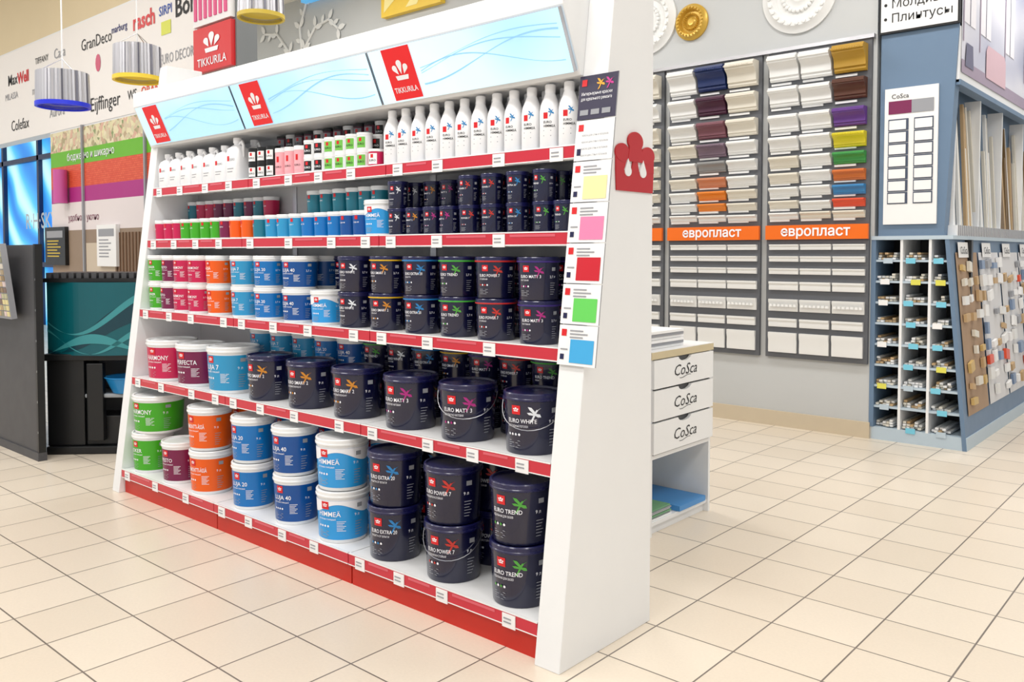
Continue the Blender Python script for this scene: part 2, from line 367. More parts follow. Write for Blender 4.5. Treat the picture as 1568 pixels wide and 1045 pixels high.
for i in range(7):
    z=2.44-i*.095
    o.polys(rect(-2.22,-2.07,z+.01,z+.1),fn,mat('slate_print',(70,80,100),.5)); o.polys(rect(-2.03,-1.89,z+.01,z+.1),fn,MATS['slate_print'])
    for x in (-2.213,-2.023): o.polys(rect(x,x+.125,z+.018,z+.09),onY(YW-.027),paper)
o.text('CoSca',fn,-2.2,2.7,.05,txtk)
o.obj('column_poster',E,smooth=False)
o=MB(); o.box(-2.3,-1.72,YW-.03,YW-.001,3.21,3.7,txtk); o.box(-2.285,-1.735,YW-.035,YW-.03,3.225,3.69,paper)
for i,t_ in enumerate(('Молдинги','Плинтусы')):
    o.polys([[(-2.25+.012*math.cos(a),3.43-i*.11+.012*math.sin(a)) for a in [q*math.pi/5 for q in range(10)]]],onY(YW-.038),txtk); o.text(t_,onY(YW-.038),-2.21,3.40-i*.11,.095,txtk,.0,'l',.44)
o.obj('sign',E,smooth=False)
sp_=bpy.data.materials.new('interior_photo_print'); sp_.use_nodes=True; nt=sp_.node_tree;b=nt.nodes['Principled BSDF']
tc=nt.nodes.new('ShaderNodeTexCoord'); mp=nt.nodes.new('ShaderNodeMapping'); mp.inputs['Scale'].default_value=(1,.7,1.6); vo=nt.nodes.new('ShaderNodeTexNoise'); vo.inputs['Scale'].default_value=1.3; vo.inputs['Detail'].default_value=1
cr=nt.nodes.new('ShaderNodeValToRGB'); cr.color_ramp.elements[0].position=.3; cr.color_ramp.elements[1].position=.7; cr.color_ramp.elements[0].color=lin((175,178,200)); cr.color_ramp.elements[1].color=lin((232,232,240))
nt.links.new(tc.outputs['Object'],mp.inputs['Vector']); nt.links.new(mp.outputs['Vector'],vo.inputs['Vector']); nt.links.new(vo.outputs['Fac'],cr.inputs['Fac']); nt.links.new(cr.outputs['Color'],b.inputs['Base Color'])
o=MB(); o.box(-1.78,-1.73,YW+.02,YB,2.78,5,white); o.polys(rect(YW+.06,YB-.05,2.86,4.9),onXp(-1.727),sp_); o.box(-1.8,-1.72,YW+.02,YB,2.76,2.8,bluep)
fx=onXp(-1.724); pp1=mat('print_mauve',(160,145,165),.5); pp2=mat('print_shadow',(105,105,130),.5); pp3=mat('print_pale',(238,236,242),.5); pp4=mat('print_rose',(214,180,190),.5)
for a in (YW+.12,YW+.62,YW+1.5,YW+2.3):
    o.polys(rect(a,a+.34,3.25,4.6),fx,pp3); o.polys(rect(a-.03,a,3.1,4.7),fx,pp1); o.polys(rect(a+.16,a+.175,3.25,4.6),onXp(-1.722),pp2)
o.polys(rect(YW+.06,YB-.05,2.86,2.96),fx,pp1)
o.polys([[(YW+.8,2.93),(YW+1.5,2.93),(YW+1.5,3.15),(YW+1.44,3.2),(YW+.86,3.2),(YW+.8,3.15)]],onXp(-1.72),pp4); o.polys([[(YW+.15,2.92),(YW+.4,2.92),(YW+.37,3.1),(YW+.18,3.1)]],onXp(-1.72),pp2)
o.obj('side_poster',E,smooth=False)
o=MB(); random.seed(9)
y=YW+.18
while y<YB-.1:
    h=random.uniform(2.3,2.7); m=random.choice([mw_,mc,mc,mat('wood_stick',(190,160,120),.6),mat('dark_gold_stick',(120,95,60),.5)])
    M=Matrix.Translation((-1.80,y,zt+.03))@Matrix.Rotation(random.uniform(-.07,.07),4,'X')@Matrix.Rotation(-.06,4,'Y')
    o.box(-.012,.012,-.018,.018,0,h-zt,m,M); y+=random.choice([.05,.06,.09,.16])
for y in (YW+.14,YW+.9,YW+1.7,YW+2.6): o.box(-1.9,-1.78,y,y+.03,zt+.03,2.76,white)
o.box(-1.82,-1.74,YW+.1,YB,zt+.03,zt+.11,white)
for i in range(60): o.box(-1.74,-1.735,YW+.12+i*.055,YW+.14+i*.055,zt+.03,zt+.11,greyt)
o.obj('long_mouldings',E,smooth=False)
o=MB(); random.seed(11)
def sl(z): return xr+(xt-xr)*z/zt+.006
def sideq(y0,y1,z0,z1,m,e=0.0):
    o.poly([(sl(z0)+e,y0,z0),(sl(z0)+e,y1,z0),(sl(z1)+e,y1,z1),(sl(z1)+e,y0,z1)],m)
tanb=mat('tan_backing',(170,142,116),.7,noise=.15); whb=mat('white_backing',(215,215,217),.6)
sideq(YW+.1,YW+.75,.25,1.5,tanb,.002); sideq(YW+.8,YW+1.5,.25,1.5,whb,.002); sideq(YW+1.55,YW+2.3,.25,1.5,whb,.002); sideq(YW+2.35,YW+3.2,.25,1.5,whb,.002)
for c in range(15):
    for r_ in range(9):
        if random.random()<.25: continue
        y=YW+.16+c*.2+random.uniform(0,.03); z=.32+r_*.13+random.uniform(-.01,.01)
        if y>YB-.2: continue
        if c<3: m=random.choice([mc,mat('wood_stick',(190,160,120),.6),mw_,mat('honey_wood',(200,170,110),.5)])
        else: m=random.choice([mw_,PAL['redor'],paper,paper,mat('steelblue_pack',(120,140,170),.4),greyt,mat('wood_stick',(190,160,120),.6)])
        M=Matrix.Translation((sl(z)+.02,y,z))@Matrix.Rotation(-.09,4,'Y')@Matrix.Rotation(random.uniform(-.2,.2),4,'X')
        o.box(-.012,.012,0,random.uniform(.06,.14),0,random.uniform(.04,.1),m,M)
for k in range(4): 
    y=YW+.15+k*.75; sideq(y,y+.3,1.46,1.58,paper,.012); o.text('CoSca',lambda a,b:(sl(b)+.02,a,b),y+.04,1.49,.08,txtk,.01)
o.obj('hanging_samples',E,smooth=False)

# ------------------------------------------------------------ drawer cabinet
E=empty('drawer_cabinet'); xd=-2.369; y0,y1=3.80,4.445; x0=xd-.55
o=MB()
o.box(x0,xd,y0,y0+.02,0,.94,white); o.box(x0,xd,y1-.02,y1,0,.94,white); o.box(x0,x0+.02,y0,y1,0,.94,white)
o.box(x0,xd-.01,y0+.02,y1-.02,.05,.07,white); o.box(x0,xd-.03,y0+.02,y1-.02,0,.05,white); o.box(x0,xd,y0+.02,y1-.02,.41,.43,white)
o.obj('carcass',E,smooth=False)
o=MB(); o.box(x0-.01,xd+.012,y0-.01,y1+.01,.94,.978,mat('light_wood',(205,190,155),.5,noise=.1)); o.box(x0-.01,xd+.012,y0-.01,y1+.01,.978,.982,white); o.obj('top',E,smooth=False)
o=MB()
for z0,z1 in ((.44,.605),(.615,.775),(.785,.935)):
    yc=(y0+y1)/2
    pts=[(y0+.005,z0),(y1-.005,z0),(y1-.005,z1)]+[(yc+.07*math.cos(a),z1-.025*math.sin(a)) for a in [i*math.pi/8 for i in range(9)]]+[(y0+.005,z1)]
    n=len(o.v);N=len(pts); o.v+=[(xd,a,b_) for a,b_ in pts]+[(xd+.018,a,b_) for a,b_ in pts]
    k=o.mi(white)
    for i in range(N): j=(i+1)%N; o.f.append((n+i,n+j,n+N+j,n+N+i)); o.m.append(k)
    o.f.append(tuple(n+N+i for i in range(N))); o.m.append(k); 
    o.box(xd-.01,xd-.002,y0+.02,y1-.02,z0,z1,dark)
    vs,fs,w_=text2d('CoSca',.0); sk=.085
    o.mapped([(yc-w_*sk*1.15/2+a*sk*1.15+b_*sk*.3,z0+.05+b_*sk) for a,b_ in vs],fs,onXp(xd+.0195),txtk)
    for q in range(10):
        a0,a1=yc-.06+.012*q,yc-.06+.012*(q+1); zz=lambda a:z0+.038+.006*math.sin((a-yc)*40)
        o.polys([[(a0,zz(a0)),(a1,zz(a1)),(a1,zz(a1)+.003),(a0,zz(a0)+.003)]],onXp(xd+.0195),txtk)
o.obj('drawers',E,smooth=False)
o=MB()
for i in range(6): o.box(xd-.35+.01*(i%3),xd-.02-.008*(i%2),y0+.03,y0+.25,.071+i*.009,.079+i*.009,(paper,greyt,mat('green_print',(110,160,120),.5))[i%3])
o.obj('magazines',E,smooth=False)
o=MB(); o.box(xd-.4,xd+.0,y1-.34,y1-.05,.071,.10,mat('blue_folder',(70,140,205),.4)); o.obj('folder',E,smooth=False)
o=MB()
for i in range(6): o.box(x0+.05+.01*(i%2),xd-.05+.006*(i%3),y0+.02,y0+.42-.01*(i%3),.983+i*.016,.997+i*.016,(paper,greyt,paper)[i%3])
o.obj('catalogues',E,smooth=False)

# ------------------------------------------------------------ gondola
G=empty('paint_shelving_unit')
XP,XI,XL=-1.831,-1.946,-5.314
Yf,Yb,S=2.343,2.942,.132
HT=2.7
def endpanel(x0,x1,nm):
    o=MB(); o.prismX([(Yf,0),(Yb,0),(Yb,HT),(Yf+S*HT,HT)],x0,x1,white); o.obj(nm,G,smooth=False,bevel=.003)
endpanel(XI,XP,'end_panel_near'); endpanel(XL-.09,XL,'end_panel_far')
o=MB(); o.box(XL,XI,2.90,2.94,.1,2.5,mat('back_panel_grey',(190,190,192),.5)); o.obj('back_panel',G,smooth=False)
decks=[.148,.721,1.144,1.579,1.908]
bays=[XI,-3.05,-4.21,XL]
o=MB(); st=MB(); tg=MB(); random.seed(3)
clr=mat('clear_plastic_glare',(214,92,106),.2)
for i,z in enumerate(decks):
    yf=Yf+S*z
    for a in range(3):
        xa,xb=bays[a+1]+.003,bays[a]-.003
        o.box(xa,xb,yf+.012,2.9,z-.03,z-.002,white)
        o.box(xa,xb,yf+.012,yf+.03,z-.055,z-.03,white)
        st.box(xa,xb,yf,yf+.011,z-.048,z-.003,striprd); st.box(xa,xb,yf-.001,yf+.011,z-.003,z+.002,white2); st.box(xa,xb,yf-.001,yf+.011,z-.052,z-.048,white2)
        x=xa+.05
        while x<xb-.07:
            tg.box(x,x+.065,yf-.004,yf-.001,z-.058,z-.006,paper)
            for q in range(2): tg.box(x+.008,x+.045,yf-.0055,yf-.004,z-.026-q*.014,z-.021-q*.014,greyt)
            st_=random.choice([.26,.3,.36])
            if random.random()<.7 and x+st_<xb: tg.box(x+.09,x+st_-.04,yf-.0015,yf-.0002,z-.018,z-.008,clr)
            x+=st_
o.obj('shelf_decks',G,smooth=False); st.obj('price_rails',G,smooth=False); tg.obj('price_tags',G,smooth=False)
o=MB()
for a in range(3): o.box(bays[a+1]+.004,bays[a]-.004,Yf+.04,2.9,0,.094,basered)
o.obj('plinth',G,smooth=False)
o=MB()
for x in bays[1:3]: o.box(x-.02,x+.02,2.894,2.905,.15,2.4,steel)
o.obj('uprights',G,smooth=False)
o=MB(); o.prismX([(2.615,2.17),(2.90,2.17),(2.90,2.5),(2.50,2.5),(2.505,2.415)],XL-.06,XI,white); o.obj('canopy',G,smooth=False,bevel=.003)
lb=bpy.data.materials.new('light_box_face'); lb.use_nodes=True; nt=lb.node_tree; b=nt.nodes['Principled BSDF']
tc=nt.nodes.new('ShaderNodeTexCoord'); n_=nt.nodes.new('ShaderNodeTexNoise'); n_.inputs['Scale'].default_value=1.2; nt.links.new(tc.outputs['Object'],n_.inputs['Vector'])
cr=nt.nodes.new('ShaderNodeValToRGB'); cr.color_ramp.elements[0].position=.35; cr.color_ramp.elements[1].position=.65; cr.color_ramp.elements[0].color=lin((160,205,228)); cr.color_ramp.elements[1].color=lin((198,228,240))
nt.links.new(n_.outputs['Fac'],cr.inputs['Fac']); nt.links.new(cr.outputs['Color'],b.inputs['Base Color']); nt.links.new(cr.outputs['Color'],b.inputs['Emission Color']); b.inputs['Emission Strength'].default_value=.62; b.inputs['Roughness'].default_value=.3
wav=mat('wave_print',(135,186,216),.3,emit=.5)
logor=mat('lit_red_logo',(220,20,32),.3,emit=.2)
A0=Vector((0,2.598,2.185)); A1=Vector((0,2.500,2.405)); dv=(A1-A0); L=dv.length; dvn=dv.normalized(); nrm=Vector((0,-dvn.z,dvn.y))
def cf(e): 
    return lambda a,b_:(a,A0.y+dvn.y*b_+nrm.y*e,A0.z+dvn.z*b_+nrm.z*e)
o=MB()
for a in range(3):
    xa,xb=bays[a+1]+.008,bays[a]-.008
    P=[cf(-.004)(xa,0),cf(-.004)(xb,0),cf(-.004)(xb,L),cf(-.004)(xa,L)]; Q=[cf(.018)(xa,0),cf(.018)(xb,0),cf(.018)(xb,L),cf(.018)(xa,L)]
    n=len(o.v); o.v+=P+Q; k=o.mi(steel)
    for q in range(4): j=(q+1)%4; o.f.append((n+q,n+j,n+4+j,n+4+q)); o.m.append(k)
    o.polys(rect(xa,xb,0,L),cf(.018),lb)
    for ph,am,yo,th in ((0,.05,.11,.003),(1.2,.04,.13,.002),(2.2,.06,.09,.002),(.6,.03,.16,.0015)):
        N=40; xs=[xa+.3+(xb-xa-.32)*i/N for i in range(N+1)]
        zz=[min(L-.01,max(.008,yo+am*math.sin(ph+x*5.2)+(x-xa-.5)*.03)) for x in xs]
        for i in range(N):
            t1=th*(1+1.5*abs(math.sin(xs[i]*4+ph))); o.polys([[(xs[i],zz[i]),(xs[i+1],zz[i+1]),(xs[i+1],zz[i+1]+t1),(xs[i],zz[i]+t1)]],cf(.0195),wav)
    lx=xa+.09; w_=.18; o.polys(rect(lx,lx+w_,L*.0+.008,L-.004),cf(.021),logor)
    o.polys([[(lx+.04+p*.10,.095+q*.09) for p,q in pp] for pp in CROWN],cf(.0225),txtw)
    o.text('TIKKURILA',cf(.0225),lx+w_/2,.04,.034,txtw,.012,'c',.15)
o.obj('light_boxes',G,smooth=False)

o=MB()
def ff(e): return lambda a,b_:(a,Yf+S*b_-e,b_)
cx0,cx1=-1.948,-1.775
levels=[2.165,1.995,1.84,1.685,1.535,1.385,1.235,1.085]
sw=[None,None,(238,226,165),(240,130,172),(198,22,42),(100,205,90),(65,165,222)]
for i in range(7):
    zt_,zb_=levels[i]-.002,levels[i+1]+.002
    m=mat('navy_card',(48,44,70),.4) if i==0 else paper
    P=[ff(.012)(cx0,zb_),ff(.012)(cx1,zb_),ff(.012)(cx1,zt_),ff(.012)(cx0,zt_)]; Q=[ff(.006)(cx0,zb_),ff(.006)(cx1,zb_),ff(.006)(cx1,zt_),ff(.006)(cx0,zt_)]
    o.poly(P,m); o.poly(Q[::-1],m)
    for q in range(4): j=(q+1)%4; o.poly([P[j],P[q],Q[q],Q[j]],greyt)
    fn=ff(.0135)
    o.polys(rect(cx0+.012,cx0+.035,zt_-.04,zt_-.015),fn,red)
    if i==0:
        for bx,bc in ((cx0+.08,'yel'),(cx0+.12,'mag')):
            o.polys([[(bx+p*.035,zt_-.055+q*.04) for p,q in pp] for pp in BIRD],fn,mat('bird_'+bc,(240,170,50) if bc=='yel' else (200,50,140),.4))
        o.text('Интерьерные краски',fn,cx0+.012,zt_-.075,.017,txtw,0,'l',.14); o.text('для идеального ремонта',fn,cx0+.012,zt_-.095,.017,txtw,0,'l',.14)
        for q in range(3): o.polys(rect(cx0+.012+q*.05,cx0+.05+q*.05,zt_-.15,zt_-.13),fn,greyt)
    elif i==1:
        for q in range(4): o.text('краска для стен и потолков',fn,cx0+.03,zt_-.06-q*.025,.012,greyt,0,'l',.12)
        o.polys(rect(cx0+.012,cx0+.03,zb_+.02,zb_+.045),fn,navyd)
    else:
        c=sw[i]; o.polys(rect(cx0+.055,cx1-.012,zb_+.01,zb_+.095),fn,mat('swatch_%d'%i,c,.4))
        for q in range(3): o.polys(rect(cx0+.05,cx0+.11+.02*(q%2),zt_-.022-q*.012,zt_-.017-q*.012),fn,greyt)
        o.polys(rect(cx0+.012,cx0+.045,zb_+.055,zb_+.06),fn,greyt); o.polys(rect(cx0+.012,cx0+.03,zb_+.02,zb_+.04),fn,navyd)
o.obj('swatch_cards',G,smooth=False)
o=MB(); y0,y1,z0,z1=2.675,2.938,1.735,1.965
emb=mat('dark_red_emblem',(180,28,36),.4)
EM=[[(.02,.0),(.98,.0),(1.0,.34),(.0,.34)],[(.0,.34),(.2,.34),(.27,.5),(.2,.66),(.0,.66)],[(.40,.34),(.60,.34),(.56,.5),(.60,.66),(.40,.66),(.44,.5)],[(.8,.34),(1.,.34),(1.,.66),(.8,.66),(.73,.5)],
    [(.16+.18*math.cos(a),.63+.15*math.sin(a)) for a in [i*math.pi/12 for i in range(24)]],[(.84+.18*math.cos(a),.63+.15*math.sin(a)) for a in [i*math.pi/12 for i in range(24)]],
    [(.5+.2*math.cos(a),.84+.16*math.sin(a)) for a in [i*math.pi/12 for i in range(24)]],[(.3,.5),(.7,.5),(.66,.75),(.34,.75)]]
def plate(p,m,t_):
    n=len(o.v);N=len(p); o.v+=[(XP+.001,a,b_) for a,b_ in p]+[(XP+t_,a,b_) for a,b_ in p]; k=o.mi(m)
    for i in range(N): j=(i+1)%N; o.f.append((n+i,n+j,n+N+j,n+N+i)); o.m.append(k)
    o.f.append(tuple(n+N+i for i in range(N))); o.m.append(k)
for ii,p in enumerate(EM):
    plate([(y0+(y1-y0)*a,z0+(z1-z0)*b_) for a,b_ in p],emb,.006+ii*.0003)
for cxx in (.3,.7): plate([(y0+(y1-y0)*a,z0+(z1-z0)*b_) for a,b_ in tear(cxx,.33,.085,cxx,.54,14)],white,.0092)
o.obj('crown_emblem',G,smooth=False)

# ------------------------------------------------------------ product meshes
def tin(name,R,H,body,lid,wrap=None,title='',sub='',bird=None,rim=None,handle=True,taper=.93,big=False,wave=None,det=1,seg=32):
    o=MB(); rb=R*taper
    rr=lambda z: rb+(R-rb)*min(1,z/(H*.86))
    rimm=rim or lid
    P=[(0,.006*H/.2,body),(rb*.93,.004,body),(rb*.97,0,body),(rb,.006,body),(R,H*.86,body),(R*1.0,H*.865,rimm),(R*1.045,H*.875,rimm),(R*1.05,H*.905,lid),(R*1.03,H*.915,lid),(R*1.035,H*.975,lid),(R*1.01,H*.992,lid),(R*.95,H*.992,lid),(R*.93,H*.96,lid),(R*.5,H*.96,lid),(0,H*.96,lid)]
    o.lathe(P,seg)
    e=[.0009]
    def fn(th):
        return lambda a,z:( (rr(z)+e[0])*math.sin(math.radians(th)+a/R), -(rr(z)+e[0])*math.cos(math.radians(th)+a/R), z)
    if wrap:
        zs=[H*.07,H*.82]; n=len(o.v); k=o.mi(wrap)
        for z in zs:
            for i in range(seg):
                a=2*math.pi*i/seg; r_=rr(z)+.0006; o.v.append((r_*math.cos(a),r_*math.sin(a),z))
        for i in range(seg): j=(i+1)%seg; o.f.append((n+i,n+j,n+seg+j,n+seg+i)); o.m.append(k)
        e[0]=.0016
    if wave:
        N=36
        for i in range(N):
            t0,t1=-80+220*i/N,-80+220*(i+1)/N
            w0=H*(.66+.09*math.sin(math.radians(t0*2.6))); w1=H*(.66+.09*math.sin(math.radians(t1*2.6)))
            q=[(t0,w0),(t1,w1),(t1,H*.82),(t0,H*.82)]
            o.poly([fn(t)(0,z) for t,z in q],wave)
        e[0]=.0022
    e[0]+=.0004
    sq=.17*R
    for i in range(3): o.polys(rect(-sq+2*sq*i/3,-sq+2*sq*(i+1)/3,H*.655,H*.80),fn(4),red)
    e[0]+=.0005
    if det: o.polys([[(-sq*.65+p*sq*1.3,H*.705+q*H*.065) for p,q in pp] for pp in CROWN],fn(4),txtw)
    o.text(title,fn(-16),0,H*.52,R*(.27 if big else .2),txtw,.008,'l',R*1.1)
    if det:
        o.text(sub,fn(-16),0,H*.45,R*.1,txtw,0,'l',R*.8)
        for q in range(4):
            a0=R*.05+q*R*.14; o.polys([[(a0+R*.045*math.cos(a),H*.33+R*.045*math.sin(a)) for a in [i*math.pi/4 for i in range(8)]]],fn(-16),txtw if q%2 else (bird or txtw))
        for q in range(4): o.polys(rect(0,R*(.5-.08*(q%2)),H*(.22-.035*q),H*(.23-.035*q)),fn(-16),greyt)
        o.text('9 л' if R>.1 else '2,7 л',fn(72),0,H*.52,R*.16,txtw)
        for q in range(6): o.polys(rect(0,R*(.3-.05*(q%3)),H*(.40-.05*q),H*(.412-.05*q)),fn(74),greyt)
        o.polys(rect(0,R*.22,H*.68,H*.76),fn(78),greyt)
    if bird: o.polys([[(p*R*.44,H*.55+q*H*.24) for p,q in pp] for pp in BIRD],fn(29),bird)
    elif wrap and det:
        for q in range(7): o.polys(rect(0,R*(.36-.06*(q%3)),H*(.42-.03*q),H*(.43-.03*q)),fn(32),txtw)
    if handle:
        zt_=H*.84; dr=H*.42; pts=[]
        for i in range(17):
            t=math.pi*i/16; th=math.radians(30)-math.pi/2+t; z=zt_-dr*math.sin(t)**.8; r_=rr(z)+.006+ .01*math.sin(t)
            pts.append((r_*math.sin(th),-r_*math.cos(th),z))
        o.tube(pts,.0018,steel if not wrap else white2,5)
        for th in (-60,120):
            t=math.radians(th); x,y=R*math.sin(t),-R*math.cos(t); o.lathe([(.009,-.009,lid),(.009,.009,lid)],8,x,y,zt_)
    ob=o.obj(name,angle=30); me=ob.data; bpy.data.objects.remove(ob); return me
C={k:mat('label_'+k,c,.3) for k,c in dict(green=(66,166,32),purple=(116,24,72),rasp=(196,26,80),orange=(236,92,8),lblue=(48,148,198),blue=(18,114,188),dblue=(14,78,148),sky=(48,154,224),teal=(35,120,140)).items()}
B={k:mat('hummingbird_'+k,c,.4) for k,c in dict(y=(200,130,40),b=(42,125,188),g=(80,160,62),r=(190,50,42),m=(168,38,122),w=(228,232,238)).items()}
def nav(t,sub,b,R=.12,H=.24,rim=None,**k): return tin('paint_tin_'+t,R,H,navy,navyd,None,t,sub,B[b],rim,**k)
def tub(c,t,R=.12,H=.24,**k): return tin('paint_tub_'+c+t,R,H,white2,white2,C[c],t,'для влажных помещений',None,None,taper=.92,**k)
N9={(k,h):nav(t,s_,b_,R=R,handle=h) for k,t,s_,b_,R in (('TREND','EURO TREND','ИДЕАЛЬНАЯ ДЛЯ ОБОЕВ','g',.12),('POWER7','EURO POWER 7','МОЮЩАЯСЯ И СТОЙКАЯ','r',.12),('EXTRA20','EURO EXTRA 20','ЗАЩИТА ОТ ВЛАГИ','b',.12),
    ('SMART2','EURO SMART 2','БАЗОВЫЙ РЕМОНТ','y',.12),('MATT3','EURO MATT 3','АБСОЛЮТНО МАТОВАЯ','m',.12),('WHITE','EURO WHITE','БЕЛОСНЕЖНЫЙ ПОТОЛОК','w',.115)) for h in (True,False)}
h9=lambda c,t,R=.115,H=.245,**k: tub(c,t,R,H,big=True,handle=False,**k)
T9={'himmea':h9('sky','HIMMEÄ',.122,wave=txtw),'luja':h9('dblue','LUJA 40',.112),'l20':h9('blue','LUJA 20',.112),'assa':h9('orange','REMONTTI-ÄSSÄ',.12),'purple':h9('purple','PESTO',.115),'green':h9('green','JOKER',.12),'greenB':h9('green','HARMONY',.15,.235),
    'raspB':h9('rasp','HARMONY',.145,.25),'purpB':h9('purple','PERFECTA',.135,.25),'lbB':h9('lblue','LUJA 7',.14,.26)}
RM={'w':None,'y':mat('rim_yellow',(225,180,30),.4),'b':mat('rim_blue',(40,130,200),.4),'g':mat('rim_green',(70,175,60),.4),'r':mat('rim_red',(195,45,42),.4),'m':mat('rim_violet',(60,40,120),.4)}
N3={k:nav(t,s_,b_,R=.083,H=.171,rim=RM[b_],handle=False) for k,t,s_,b_ in (('WHITE','EURO WHITE','ПОТОЛОК','w'),('SMART2','EURO SMART 2','РЕМОНТ','y'),('EXTRA20','EURO EXTRA 20','ЗАЩИТА','b'),('TREND','EURO TREND','ОБОИ','g'),('POWER7','EURO POWER 7','СТОЙКАЯ','r'),('MATT3','EURO MATT 3','МАТОВАЯ','m'))}
T3={c:tub(c,t,R,.171,handle=False,big=True,**({'wave':txtw} if c=='sky' else {})) for c,t,R in (('green','JOKER',.075),('purple','PESTO',.075),('rasp','HARMONY',.08),('orange','ÄSSÄ',.08),('lblue','LUJA 7',.085),('blue','LUJA 20',.085),('dblue','LUJA 40',.092),('sky','HIMMEÄ',.085))}
N1={k:nav(t,'',b_,R=.047,H=.125,handle=False,det=1,seg=24) for k,t,b_ in (('WHITE','WHITE','w'),('SMART2','SMART 2','y'),('EXTRA20','EXTRA 20','b'),('TREND','TREND','g'),('POWER7','POWER 7','r'),('MATT3','MATT 3','m'))}
T1={c:tub(c,t,.047,.125,handle=False,det=0,seg=24) for c,t in (('green','JOKER'),('purple','PESTO'),('rasp','HARM'),('orange','ASSA'),('lblue','LUJA 7'),('blue','LUJA 20'),('dblue','LUJA 40'),('sky','HIM'),('teal','EURO'))}

rj=lambda a: random.uniform(-a,a)
zA=decks[0]-.002
colsA=[(-4.80,'purple',1,.115),(-4.47,'assa',2,.12),(-4.03,'l20',2,.112),(-3.65,'luja',2,.112),(-3.26,'himmea',2,.122)]
random.seed(21)
def pile(me,x,y,z,n,H,name='paint_bucket',parent=None,rot=.12,base=0):
    for i in range(n): inst(name,me,(x+rj(.004),y+rj(.004),z+i*(H-.001)+.0005),parent,base+rj(rot))
pile(T9['green'],-5.17,2.50,zA,1,.245); inst('paint_bucket',T9['greenB'],(-5.15,2.53,zA+.245))
for x,k,n,R in colsA: pile(T9[k],x,2.50,zA,n,.245)
for x,k,h in ((-2.89,'EXTRA20',(0,0)),(-2.52,'POWER7',(1,0)),(-2.15,'TREND',(0,0))):
    for i in (0,1): inst('paint_bucket',N9[(k,bool(h[i]))],(x+rj(.004),2.505,zA+i*.239+.0005),None,rj(.12))
for x,k in ((-4.80,'purple'),(-4.47,'assa'),(-4.03,'l20'),(-3.65,'luja'),(-3.26,'himmea')): pile(T9[k],x,2.768,zA,2 if x>-4.6 else 1,.245)
for x,k in ((-2.89,'EXTRA20'),(-2.52,'POWER7'),(-2.15,'TREND')): pile(N9[(k,False)],x,2.768,zA,2,.24)
zB=decks[1]-.002
for x,m in ((-5.06+.0,T9['raspB']),(-4.72,T9['purpB']),(-4.35,T9['lbB']),(-3.98,N9[('SMART2',False)]),(-3.62,N9[('SMART2',False)]),(-3.24,N9[('SMART2',False)]),(-2.86,N9[('MATT3',False)]),(-2.50,N9[('MATT3',True)]),(-2.15,N9[('WHITE',True)])):
    pile(m,x,2.575,zB,1,.24)
E=empty('stacked_paint_cans')
seq=['WHITE','TREND','POWER7','MATT3','SMART2','EXTRA20']
for i in range(8): pile(N3[seq[i%6]],-2.05-i*.185,2.80,zB,2,.171,'can',E)
for i,c in enumerate(['dblue','blue','lblue','teal2','lblue']):
    pile(T3.get(c,T3['lblue']),-3.55-i*.21,2.805,zB,2,.171,'can',E)
zC=decks[2]-.002; E=empty('stacked_paint_cans')
CC=[(-5.235,T3['green']),(-5.07,T3['purple']),(-4.905,T3['rasp']),(-4.73,T3['rasp']),(-4.52,T3['orange']),(-4.25,T3['lblue']),(-4.02,T3['blue']),(-3.74,T3['dblue'])]
for x,m in CC:
    pile(m,x,2.60,zC,2,.171,'can',E)
pile(T3['sky'],-3.51,2.60,zC,1,.171,'can',E)
for x,k in ((-3.27,'WHITE'),(-3.04,'SMART2'),(-2.81,'EXTRA20'),(-2.58,'TREND'),(-2.36,'POWER7'),(-2.13,'MATT3')): pile(N3[k],x,2.595,zC,2,.171,'can',E)
for i,k in enumerate(['MATT3','POWER7','TREND','EXTRA20','SMART2','WHITE','SMART2','WHITE']): pile(N3[k],-2.13-i*.205,2.79,zC,2,.171,'can',E)
for i,k in enumerate(['dblue','blue','lblue','orange','rasp','rasp','purple','green']): pile(T3[k],-3.78-i*.205,2.79,zC,2,.171,'can',E)
zD=decks[3]-.002; E1=empty('small_paint_cans')
p1=[]
def rowD(x0,x1,keys):
    n=len(keys)
    for i,k in enumerate(keys): p1.append((x0+(x1-x0)*i/max(1,n-1),k))
rowD(-5.25,-5.03,['rasp']*3); rowD(-4.93,-4.58,['green']*4); rowD(-4.48,-4.48,['purple']); rowD(-4.37,-4.25,['orange']*2); rowD(-4.13,-4.13,['teal']); rowD(-4.01,-3.79,['lblue']*3); rowD(-3.68,-3.46,['blue']*3); rowD(-3.36,-3.26,['dblue']*2)
for x,k in p1:
    for y in (2.625,2.735,2.845): inst('can',T1[k],(x,y,zD),E1,rj(.3))
inst('can',T3['sky'],(-3.14,2.65,zD),E1)
for x,k in p1:
    if x<-4.3 or x>-3.9: 
        inst('can',T1[k if x>-4.3 else random.choice(['rasp','teal','purple'])],(x,2.845,zD+.125),E1)
        if x>-4.0: inst('can',T1['teal'],(x,2.74,zD+.125),E1)
ks=['WHITE','SMART2','MATT3','MATT3','POWER7','POWER7','EXTRA20','TREND','TREND']
xs=[-3.0,-2.88,-2.765,-2.66,-2.54,-2.41,-2.27,-2.13,-2.025]
for i,(x,k) in enumerate(zip(xs,ks)):
    inst('can',N1[k],(x,2.625,zD),E1,rj(.2))
    if i not in (1,3): inst('can',N1[k],(x,2.625 if i not in (2,8) else 2.73,zD+.125),E1,rj(.2))
    for y in (2.735,2.845):
        if y!=2.735 or i not in (2,8): inst('can',N1[k],(x,y,zD+.125),E1)
        inst('can',N1[k],(x,y,zD),E1)
zE=decks[4]-.002; E2=empty('primer_bottles')
o=MB(); wl=mat('bottle_white',(240,240,242),.3)
